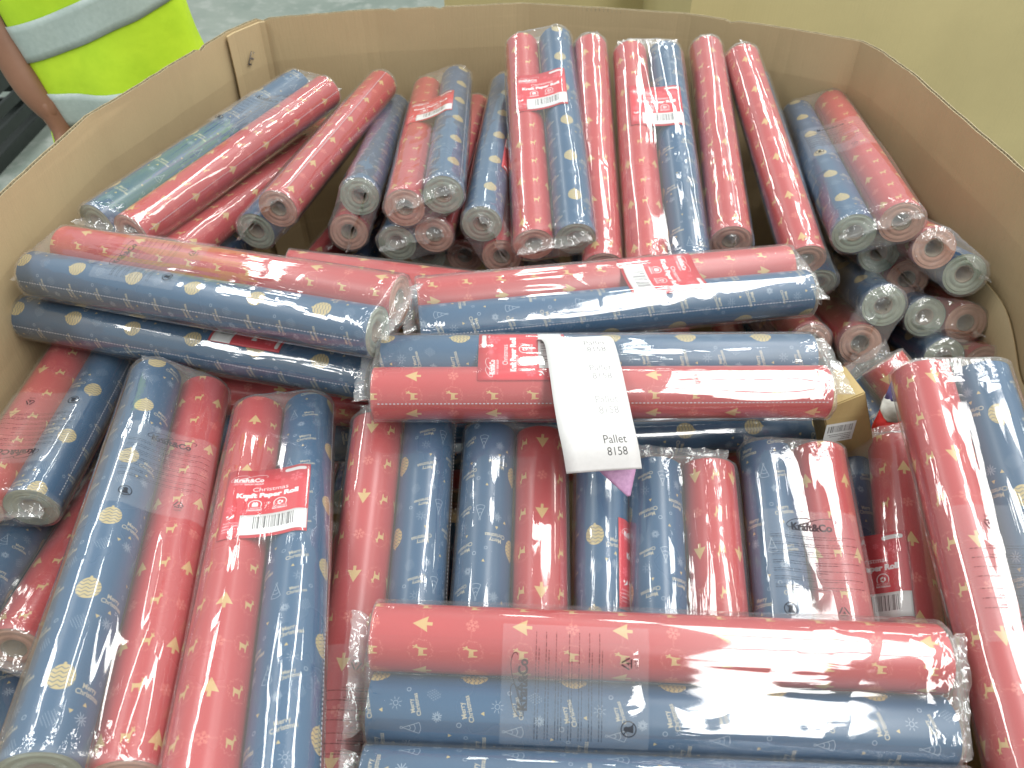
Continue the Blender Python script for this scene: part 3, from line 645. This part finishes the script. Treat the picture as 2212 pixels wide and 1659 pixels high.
for i in range(len(RIM)):
    j = (i + 1) % len(RIM)
    V = []; F = []; MI = []
    a, b = Vector(RIM[i]), Vector(RIM[j]); k = max(3, int((b - a).length / .012))
    def pt(L, lev, u): p, q = Vector(L[lev][i]), Vector(L[lev][j]); return p.lerp(q, u)
    us = [m / k for m in range(k + 1)]
    nl = len(LEV)
    dz = [.0012 * noise.noise(Vector((i * 3 + u * 9, 2, 0))) - (.004 if DIPS.random() < .02 else 0) for u in us]
    def crease(u, ln):                       # pressed score line beside each bend
        d = min(abs(u * ln - .009), abs((1 - u) * ln - .009)); return .0022 * math.exp(-(d / .004) ** 2)
    ln = (b - a).length
    wv = (b - a).normalized(); nrm = Vector((-wv.y, wv.x)) * SG
    grid = []
    for side in (0, 1):
        for lv in range(nl):
            row = []
            for q, u in enumerate(us):
                p = pt(OFF if side == 0 else OFF_O, lv, u)
                buckle = .0035 * noise.noise(Vector((p.x * 3, p.y * 3, LEV[lv][0] * 4))) * math.sin(math.pi * u)
                p = p + nrm * (buckle + (crease(u, ln) if side == 0 else 0))
                z = LEV[lv][0] + (dz[q] if lv == 0 else 0)
                row.append(len(V)); V.append((p.x, p.y - .8, z - ZB))
            grid.append(row)
    for side in (0, 1):
        for lv in range(nl - 1):
            A, B = grid[side * nl + lv], grid[side * nl + lv + 1]
            for q in range(k): F.append((A[q], A[q + 1], B[q + 1], B[q])); MI.append(0)
    # the two liners' bare edges and the fluting between them
    A, B = grid[0], grid[nl]
    zt = 0
    fl = []
    m_ = int(ln / .004) | 1
    for q in range(m_ + 1):
        u = q / m_; s = .0012 if q % 2 else .0058
        p = pt(OFF, 0, u) + nrm * s
        zz = ZR + float(np.interp(u, us, dz)) - .0006
        fl.append((len(V), len(V) + 1)); V.append((p.x, p.y - .8, zz - ZB)); V.append((p.x, p.y - .8, zz - .006 - ZB))
    for q in range(m_): F.append((fl[q][0], fl[q + 1][0], fl[q + 1][1], fl[q][1])); MI.append(1)
    for row, s in ((grid[0], .0011), (grid[nl], -.0011)):
        ed = []
        for q, u in enumerate(us):
            x, y, z = V[row[q]]; ed.append(len(V)); V.append((x + nrm.x * s, y + nrm.y * s, z))
        for q in range(k): F.append((row[q], row[q + 1], ed[q + 1], ed[q])); MI.append(1)
        lo = []
        for q in ed: x, y, z = V[q]; lo.append(len(V)); V.append((x, y, z - .005))
        for q in range(k): F.append((ed[q], ed[q + 1], lo[q + 1], lo[q])); MI.append(1)
    put('wall_panel', mesh_of('wall_panel', V, F, (M_KRAFT, M_FLUTE), MI), bin_)
bt = [(x, y - .8, 0.0) for x, y in offs(RIM, SG * -.002)]
put('bin_floor', mesh_of('bin_floor', bt, [tuple(range(len(bt)))], (M_KRAFT,)), bin_)
# glued and stapled joint flap in the far left corner
def flap():
    V = []; F = []
    P = [Vector(RIM[4]).lerp(Vector(RIM[3]), .12), Vector(RIM[4]), Vector(RIM[5]) , Vector(RIM[5]).lerp(Vector(RIM[6]), .05)]
    pts = []
    for a, b in zip(P[:-1], P[1:]): pts += [a.lerp(b, t) for t in (0, .33, .66)]
    pts.append(P[-1]); n = len(pts); zs = [ZR - .003, .90, .80, .68, .5, .3]; of = [0, .004, .016, .026, .024, .01]
    cen = Vector((0, .8))
    for s in (.0035, .0085):
        for z, o in zip(zs, of):
            for p in pts:
                d = (p - cen).normalized(); q = p + d * (o * .95 - s); V.append((q.x, q.y - .8, z - ZB))
    m = len(zs)
    for k in range(m - 1):
        for q in range(n - 1):
            a = k * n + q; F.append((a, a + 1, a + 1 + n, a + n)); a += m * n; F.append((a, a + 1, a + 1 + n, a + n))
    o = m * n
    F += [(q, q + 1, o + q + 1, o + q) for q in range(n - 1)]
    for e in (0, n - 1): F += [(k * n + e, (k + 1) * n + e, o + (k + 1) * n + e, o + k * n + e) for k in range(m - 1)]
    return mesh_of('glue_flap', V, F, (M_KRAFT,)), P
fm, FP = flap(); fl_o = put('glue_flap', fm, bin_)
for (t, z, rot) in ((.45, .925, .5), (.5, .835, .5)):
    p = Vector(RIM[4]).lerp(Vector(RIM[5]), t); d = (p - Vector((0, .8))).normalized(); q = p - d * (.011 - .004)
    V, F = boxes([(-.0035, .0035, -.0012, .0, -.0125, -.0095), (-.0035, -.0015, -.0012, 0, -.0125, .0125), (.0015, .0035, -.0012, 0, .0095, .0125), (-.0045, .0045, -.0025, -.0012, -.002, .002)])
    s = put('staple', mesh_of('staple', V, F, (M_STEEL,)), fl_o, (q.x, q.y - .8 - .006, z - ZB), (0, rot, .75))
# torn inner liner hanging low on the right wall
def torn():
    V = []; F = []; n = 26
    for k in range(n + 1):
        u = k / n; y = .60 + u * .36; x0 = float(np.interp(y, [.60, .931], [.695, .683]))
        zt = .74 + .10 * u + .018 * noise.noise(Vector((u * 5, 0, 3))) - .03 * math.exp(-((u - .45) / .12) ** 2)
        for z in (zt, zt - .07, zt - .2, .3):
            V.append((x0 + float(np.interp(z, [.3, .45, .68, .8, .9], [.012, .022, .026, .016, .004])) - .006 - .002 * math.sin(9 * u), y - .8, z - ZB))
    for k in range(n):
        for q in range(3): a = k * 4 + q; F.append((a, a + 1, a + 5, a + 4))
    m = mesh_of('torn_liner', V, F, (M_KRAFT,), None, True); bm = bmesh.new(); bm.from_mesh(m); bmesh.ops.solidify(bm, geom=bm.faces[:], thickness=.003); bm.to_mesh(m); bm.free(); return m
put('torn_liner', torn(), bin_)

# ------------------------------------------------------------------ floor and neighbouring bins
def floor_mat():
    m, nt, out = new_mat('concrete'); co = objco(nt)
    n = noise_(nt, co, 1.6, 7, .65); n2 = noise_(nt, co, 9, 5, .7); f = noise_(nt, co, 140, 3, .7)
    c = mixc(nt, ramp(nt, n, [(.32, 0.0), (.7, 1.0)]), (.20, .25, .22), (.33, .37, .33))
    c = mixc(nt, ramp(nt, n2, [(.5, 0.0), (.62, .7)]), c, (.40, .43, .40)); c = mixc(nt, .25, c, f, 'MULTIPLY')
    principled(nt, out, c, math_(nt, 'ADD', math_(nt, 'MULTIPLY', n2, .4), .25), bump(nt, f, .15, .002), .4); return m
g = put('floor', mesh_of('floor', [(-14, -10, 0), (14, -10, 0), (14, 22, 0), (-14, 22, 0)], [(0, 1, 2, 3)], (floor_mat(),))); g['kind'] = 'structure'
def closed_bin(x0, x1, y0, y1, z1, label, c=.16):
    t = thing('cardboard_bin', label, 'cardboard bin', None, (x0, y0, .003))
    W, D, H = x1 - x0, y1 - y0, z1 - .003
    P = [(c, 0), (W - c, 0), (W, c), (W, D - c), (W - c, D), (c, D), (0, D - c), (0, c)] if c else [(0, 0), (W, 0), (W, D), (0, D)]
    for i in range(len(P)):
        a, b = Vector(P[i]), Vector(P[(i + 1) % len(P)]); d = (b - a).normalized(); nn = Vector((-d.y, d.x)); k = 10
        V = []; F = []
        for s in (0, .007):
            for z in np.linspace(0, H, 9):
                for q in range(k + 1):
                    u = q / k; p = a.lerp(b, u) + nn * s + nn * .006 * noise.noise(Vector((u * 2 + i, z * 2, x0))) * math.sin(math.pi * u) * math.sin(math.pi * z / H); V.append((p.x, p.y, z))
        n = k + 1; o = 9 * n
        for r in range(8):
            for q in range(k): e = r * n + q; F += [(e, e + 1, e + 1 + n, e + n), (o + e, o + e + n, o + e + n + 1, o + e + 1)]
        e = 8 * n; F += [(e + q, e + q + 1, o + e + q + 1, o + e + q) for q in range(k)]
        put('wall_panel', mesh_of('wall_panel', V, F, (M_KRAFT2,)), t)
    put('bin_floor', mesh_of('bin_floor', [(*p, .004) for p in P], [tuple(range(len(P)))], (M_KRAFT2,)), t)
    return t
closed_bin(.386, 1.95, 1.76, 2.9, 1.0, 'tall plain cardboard bin close behind the right corner', 0)
closed_bin(-.20, .498, 2.42, 3.5, 1.0, 'plain cardboard bin further back, seen above the far rim', 0)
# dark slotted crate on the floor, far left
M_CRATE = plain('black_plastic', (.018, .024, .022), None, 30, .4)
ct = thing('slotted_crate', 'dark plastic slotted crate on the floor at the left edge', 'crate', None, (-2.36, 2.95, 0))
L = []
H = .30
for z0, z1 in ((0, .05), (.08, .12), (.15, .19), (.22, .30)): L += [(-.4, .4, -.3, -.285, z0, z1), (-.4, .4, .285, .3, z0, z1), (-.4, -.385, -.284, .284, z0, z1), (.385, .4, -.284, .284, z0, z1)]
for x in (-.38, -.2, -.02, .16, .34): L += [(x, x + .04, -.298, -.287, 0.002, .298)]
V, F = boxes(L); put('slotted_wall', mesh_of('slotted_wall', V, F, (M_CRATE,)), ct)
V, F = boxes([(-.384, .384, -.284, .284, .0, .012)]); put('base', mesh_of('crate_base', V, F, (M_CRATE,)), ct)

# ------------------------------------------------------------------ loose things in the bin
# pallet label strip: printed paper curling over the two middle rolls
def curve_sheet(name, path, wx, mat, wdir, thick=.0004, nx=6, back=None):
    """path: list of (x,y,z) down the middle of the strip; wdir: width direction"""
    V = []; UV = []; F = []; W = Vector(wdir).normalized(); n = len(path); ds = [0]
    for a, b in zip(path[:-1], path[1:]): ds.append(ds[-1] + (Vector(b) - Vector(a)).length)
    for j, p in enumerate(path):
        wj = wx if not callable(wx) else wx(ds[j] / ds[-1])
        for i in range(nx + 1):
            u = i / nx; q = Vector(p) + W * (u - .5) * wj; q.z += .0008 * math.sin(3.1 * u) ; V.append(q); UV.append((u, 1 - ds[j] / ds[-1]))
    for j in range(n - 1):
        for i in range(nx): a = j * (nx + 1) + i; F.append((a, a + nx + 1, a + nx + 2, a + 1))
    m = mesh_of(name, V, F, (mat,), None, True, UV); bm = bmesh.new(); bm.from_mesh(m); bmesh.ops.solidify(bm, geom=bm.faces[:], thickness=thick); bm.to_mesh(m); bm.free(); return m
M_PAL = printed_mat('pallet_label_face', I_PAL, .6)
def smooth_path(P, k=6):
    out = []
    for i in range(len(P) - 1):
        p0, p1, p2, p3 = (np.array(P[max(i - 1, 0)]), np.array(P[i]), np.array(P[i + 1]), np.array(P[min(i + 2, len(P) - 1)]))
        for t in np.linspace(0, 1, k, endpoint=False):
            out.append(tuple(.5 * ((2 * p1) + (-p0 + p2) * t + (2 * p0 - 5 * p1 + 4 * p2 - p3) * t * t + (-p0 + 3 * p1 - 3 * p2 + p3) * t ** 3)))
    out.append(P[-1]); return out
t = thing('pallet_label_strip', 'curling white paper strip printed Pallet 8158, lying over the middle rolls', 'paper label')
put('printed_strip', curve_sheet('printed_strip', smooth_path(STRIP), .078, M_PAL, STRIP_W), t)
M_PINK = plain('pink_label', (.52, .30, .48), (.38, .20, .36), 220, .5)
put('pink_tip', curve_sheet('pink_tip', smooth_path(PINK), lambda s: .046 * (1 - s) + .003, M_PINK, (1, .1, .1)), t)
# kraft carton standing among the rolls
def prism(P0, P1, up, wx, wy, name, mat, taper=1.0):
    a, b = Vector(P0), Vector(P1); y = (b - a).normalized(); x = y.cross(Vector(up)).normalized(); z = x.cross(y)
    V = []
    for p, s in ((a, 1.0), (b, taper)):
        for sx, sz in ((-1, -1), (1, -1), (1, 1), (-1, 1)): V.append(p + x * sx * wx / 2 * s + z * sz * wy / 2 * s)
    F = [(0, 1, 2, 3), (7, 6, 5, 4), (0, 4, 5, 1), (1, 5, 6, 2), (2, 6, 7, 3), (3, 7, 4, 0)]
    m = mesh_of(name, V, F, (mat,)); bm = bmesh.new(); bm.from_mesh(m); bmesh.ops.recalc_face_normals(bm, faces=bm.faces[:]); bmesh.ops.bevel(bm, geom=bm.edges[:], offset=.0015, segments=2, affect='EDGES'); bm.to_mesh(m); bm.free()
    return m, x, y, z
M_BOX = card_board('carton_board', (.50, .38, .18), (.44, .33, .15))
ctn = thing('kraft_carton', 'narrow tan carton with a folded top wedged right of the middle rolls', 'carton')
m, cx_, cy2, cz_ = prism(CARTON[0], CARTON[1], CARTON[2], CARTON[3], CARTON[4], 'carton_body', M_BOX); put('carton_body', m, ctn)
def quadm(c, ux, uy, w_, h_, mat, name, uvs=True):
    c, ux, uy = Vector(c), Vector(ux).normalized(), Vector(uy).normalized()
    V = [c - ux * w_ / 2 - uy * h_ / 2, c + ux * w_ / 2 - uy * h_ / 2, c + ux * w_ / 2 + uy * h_ / 2, c - ux * w_ / 2 + uy * h_ / 2]
    return mesh_of(name, V, [(0, 1, 2, 3)], (mat,), None, False, [(0, 0), (1, 0), (1, 1), (0, 1)])
def addr_image():
    c = Canvas(50, 38, 8, 3); c.a[:] = (.86, .88, .88); r = random.Random(2); x = 5.0
    while x < 45:
        wd = r.choice((.5, .5, 1.0)); c.line([(x, 20), (x, 33)], wd, (.12, .12, .13)); x += wd + r.choice((.5, 1.0, 1.4))
    for k in range(4):
        x = 5; e = (44, 40, 20, 24)[k]
        while x < e: wl = r.uniform(1.5, 4); c.line([(x, 15 - k * 3.6), (min(x + wl, e), 15 - k * 3.6)], 1.3, (.15, .15, .16), .8); x += wl + 1
    return c.image('carton_label_print', True)
M_ADR = printed_mat('carton_label_face', addr_image(), .5)
A0, A1 = Vector(CARTON[0]), Vector(CARTON[1]); mid = A0.lerp(A1, CARTON[5])
put('address_sticker', quadm(mid + cz_ * (CARTON[4] / 2 + .0008) + cx_ * CARTON[6], cx_ - cy2 * .35, -cy2 - cx_ * .35, .036, .030, M_ADR, 'address_sticker'), ctn)
# red and white felt hat
M_FELT = plain('red_felt', (.62, .04, .035), (.45, .02, .02), 120, .9, .6); M_FUR = plain('white_fluff', (.66, .66, .62), (.50, .50, .47), 90, .95, .5, .002); M_PUR = plain('purple_tip', (.10, .08, .22), None, 80, .6)
hat = thing('felt_pouch', 'small red felt pouch with a white band, right of the tan carton', 'pouch')
def cone_rings(rings, mat, name, n=24, jit=0.0):
    V = []; F = []
    for k, (c, r) in enumerate(rings):
        for i in range(n):
            a = 6.28318 * i / n; rj = r * (1 + jit * noise.noise(Vector((i * .9, k * 1.3, 4))))
            V.append((c[0] + rj * math.cos(a), c[1] + rj * .7 * math.sin(a), c[2] + rj * .7 * math.sin(a)))
    for k in range(len(rings) - 1):
        for i in range(n): a, b = k * n + i, k * n + (i + 1) % n; F.append((a, b, b + n, a + n))
    F += [tuple(reversed(range(n))), tuple((len(rings) - 1) * n + i for i in range(n))]
    return mesh_of(name, V, F, (mat,), None, True)
hx, hy, hz = HAT
put('felt_body', cone_rings([((hx - .004, hy - .022, hz - .036), .027), ((hx, hy - .012, hz - .016), .025), ((hx + .001, hy - .006, hz - .006), .021)], M_FELT, 'felt_body', jit=.12), hat)
put('fluffy_band', cone_rings([((hx + .001, hy - .007, hz - .006), .020), ((hx + .001, hy - .004, hz - .004), .0225), ((hx + .003, hy + .002, hz + .002), .021), ((hx + .003, hy + .006, hz + .006), .018)], M_FUR, 'fluffy_band', jit=.12), hat)
put('dark_tip', cone_rings([((hx + .003, hy + .0065, hz + .0065), .017), ((hx + .006, hy + .02, hz + .022), .013), ((hx + .010, hy + .03, hz + .034), .005)], M_PUR, 'dark_tip', jit=.15), hat)

hat.location = (hx * .25, hy * .25, hz * .25); hat.scale = (.75, .75, .75)
# ------------------------------------------------------------------ the worker behind the bin
M_SKIN = plain('skin', (.26, .13, .08), (.21, .10, .06), 12, .5); M_TRS = plain('dark_trousers', (.025, .028, .035), (.04, .042, .05), 30, .85); M_SHIRT = plain('brown_shirt', (.16, .09, .06), (.11, .06, .04), 20, .85)
M_HAIR = plain('dark_hair', (.02, .015, .012), None, 90, .6, 1.0, .004); M_NEON = plain('neon_fabric', (.54, .78, .03), (.42, .66, .02), 14, .65, .3, .006); M_TAPE = plain('reflective_tape', (.42, .50, .48), (.36, .44, .42), 120, .35); M_SHOE = plain('black_shoe', (.02, .02, .02), None, 40, .5); M_EYE = plain('eye_white', (.8, .8, .78), None, 20, .3)
def skin_body(nodes, edges, root, name, mats, pick, sub=2):
    m = bpy.data.meshes.new(name); m.from_pydata([n[0] for n in nodes], edges, [])
    o = bpy.data.objects.new(name, m); S.collection.objects.link(o)
    md = o.modifiers.new('s', 'SKIN'); md.use_smooth_shade = True
    for i, n in enumerate(nodes):
        sv = m.skin_vertices[0].data[i]; sv.radius = (n[1], n[2] if len(n) > 2 else n[1]); sv.use_root = (i == root)
    sb = o.modifiers.new('u', 'SUBSURF'); sb.levels = sub; sb.render_levels = sub
    dg = bpy.context.evaluated_depsgraph_get(); me = bpy.data.meshes.new_from_object(o.evaluated_get(dg))
    bpy.data.objects.remove(o); me.name = name
    me.materials.clear()
    for k in mats: me.materials.append(k)
    for p in me.polygons: p.material_index = pick(p.center); p.use_smooth = True
    return me
PX0, PY0 = PERSON
per = thing('person', 'person in a neon yellow vest with silver bands standing behind the bin', 'person', None, (PX0, PY0, 0))
per.rotation_euler = (0, 0, .15)
nd = [((0,0,.93),.12,.10), ((0,0,1.10),.115,.09), ((0,0,1.28),.14,.10), ((0,0,1.43),.09,.07), ((0,0,1.50),.052), ((.0,-.01,1.60),.075,.085), ((0,0,1.68),.070,.08),
      ((-.17,0,1.42),.055), ((-.22,.0,1.12),.046), ((-.15,-.10,.84),.033), ((-.12,-.11,.775),.028,.02),
      ((.17,0,1.42),.055), ((.17,.10,1.17),.042), ((.08,.19,1.02),.032), ((.05,.20,.98),.028,.02),
      ((-.09,0,.86),.085), ((-.10,.02,.48),.058), ((-.10,.06,.09),.042), ((-.10,-.08,.04),.038,.03),
      ((.09,0,.86),.085), ((.10,-.04,.48),.058), ((.10,0,.09),.042), ((.10,-.14,.04),.038,.03)]
ed = [(0,1),(1,2),(2,3),(3,4),(4,5),(5,6),(2,7),(7,8),(8,9),(9,10),(2,11),(11,12),(12,13),(13,14),(0,15),(15,16),(16,17),(17,18),(0,19),(19,20),(20,21),(21,22)]
def pk(c):
    if c.z < .10: return 2
    if c.z < .98 and abs(c.x) < .155 and c.y > -.09: return 1
    if c.z > 1.10 and c.z < 1.46: return 3
    return 0
put('body', skin_body(nd, ed, 0, 'body', (M_SKIN, M_TRS, M_SHOE, M_SHIRT), pk), per)
for sx, wrist, dirv in ((-1, (-.12, -.112, .772), Vector((.25, -.10, -1))), (1, (.05, .20, .98), Vector((-.6, .1, -.7)))):
    d = dirv.normalized(); sd = d.cross(Vector((0, 0, 1))).normalized(); dn = sd.cross(d)
    nd2 = [(tuple(Vector(wrist) - d * .06), .030, .024), (tuple(Vector(wrist)), .026, .018), (tuple(Vector(wrist) + d * .045), .030, .013), (tuple(Vector(wrist) + d * .08), .034, .012)]; ed2 = [(0, 1), (1, 2), (2, 3)]
    for q, (o_, l_) in enumerate(((-.030, .070), (-.010, .080), (.010, .075), (.029, .060))):
        b = Vector(wrist) + d * .085 + sd * o_; i0 = len(nd2)
        nd2 += [(tuple(b), .009), (tuple(b + d * l_ * .5 - dn * .008), .008), (tuple(b + d * l_ * .85 - dn * .026), .007)]; ed2 += [(3, i0), (i0, i0 + 1), (i0 + 1, i0 + 2)]
    i0 = len(nd2); b = Vector(wrist) + d * .035 + sd * -.03 * sx
    nd2 += [(tuple(b), .011), (tuple(b + (d * .6 - sd * sx * .8) * .04), .009), (tuple(b + (d * .9 - sd * sx * .45) * .065), .008)]; ed2 += [(2, i0), (i0, i0 + 1), (i0 + 1, i0 + 2)]
    put('hand', skin_body(nd2, ed2, 0, 'hand', (M_SKIN,), lambda c: 0, 1), per)
def ell(c, r, mat, name, n=20, k=14):
    V = []; F = []
    for j in range(k + 1):
        a = math.pi * j / k
        for i in range(n): b = 6.28318 * i / n; V.append((c[0] + r[0] * math.sin(a) * math.cos(b), c[1] + r[1] * math.sin(a) * math.sin(b), c[2] + r[2] * math.cos(a)))
    for j in range(k):
        for i in range(n): p, q = j * n + i, j * n + (i + 1) % n; F.append((p, p + n, q + n, q))
    return mesh_of(name, V, F, (mat,), None, True)
put('hair', ell((0, .02, 1.68), (.088, .10, .085), M_HAIR, 'hair'), per)
for sx in (-1, 1):
    put('eye', ell((sx * .03, -.092, 1.63), (.013, .007, .008), M_EYE, 'eye', 10, 8), per); put('ear', ell((sx * .083, .0, 1.61), (.012, .02, .03), M_SKIN, 'ear', 10, 8), per)
put('nose', ell((0, -.102, 1.60), (.013, .018, .022), M_SKIN, 'nose', 10, 8), per); put('mouth', ell((0, -.093, 1.565), (.024, .006, .006), M_FELT, 'mouth', 10, 8), per)
def vest_pt(a, z, out=0.0):
    k = (z - .66) / .78; rx = .180 - .01 * k + .010 * math.sin(3 * z); ry = .130 - .015 * k
    f = 1 + .13 * noise.noise(Vector((math.cos(a) * 2.2, math.sin(a) * 2.2, z * 5))) + .035 * math.sin(a * 3 + z * 16) * (1.1 - k) + .03 * math.sin(a * 7 - z * 9) * (1 - k)
    return ((rx * f + out) * math.cos(a), (ry * f + out) * math.sin(a), z)
def vest_loft(z0, z1, out, mat, name, slope=0.0, th=.003):
    n, k = 60, max(3, int((z1 - z0) / .012)); V = []; F = []
    for j in range(k + 1):
        for i in range(n):
            a = 6.28318 * i / n; z = z0 + (z1 - z0) * j / k + slope * math.cos(a); V.append(vest_pt(a, z, out))
    for j in range(k):
        for i in range(n): p, q = j * n + i, j * n + (i + 1) % n; F.append((p, q, q + n, p + n))
    m = mesh_of(name, V, F, (mat,), None, True); bm = bmesh.new(); bm.from_mesh(m); bmesh.ops.solidify(bm, geom=bm.faces[:], thickness=th); bm.to_mesh(m); bm.free(); return m
vs = put('vest', vest_loft(.66, 1.42, 0, M_NEON, 'vest'), per)
for z in VBANDS: put('reflective_band', vest_loft(z[0], z[1], .004, M_TAPE, 'band', z[2], .0015), vs)
bpy.context.view_layer.update()
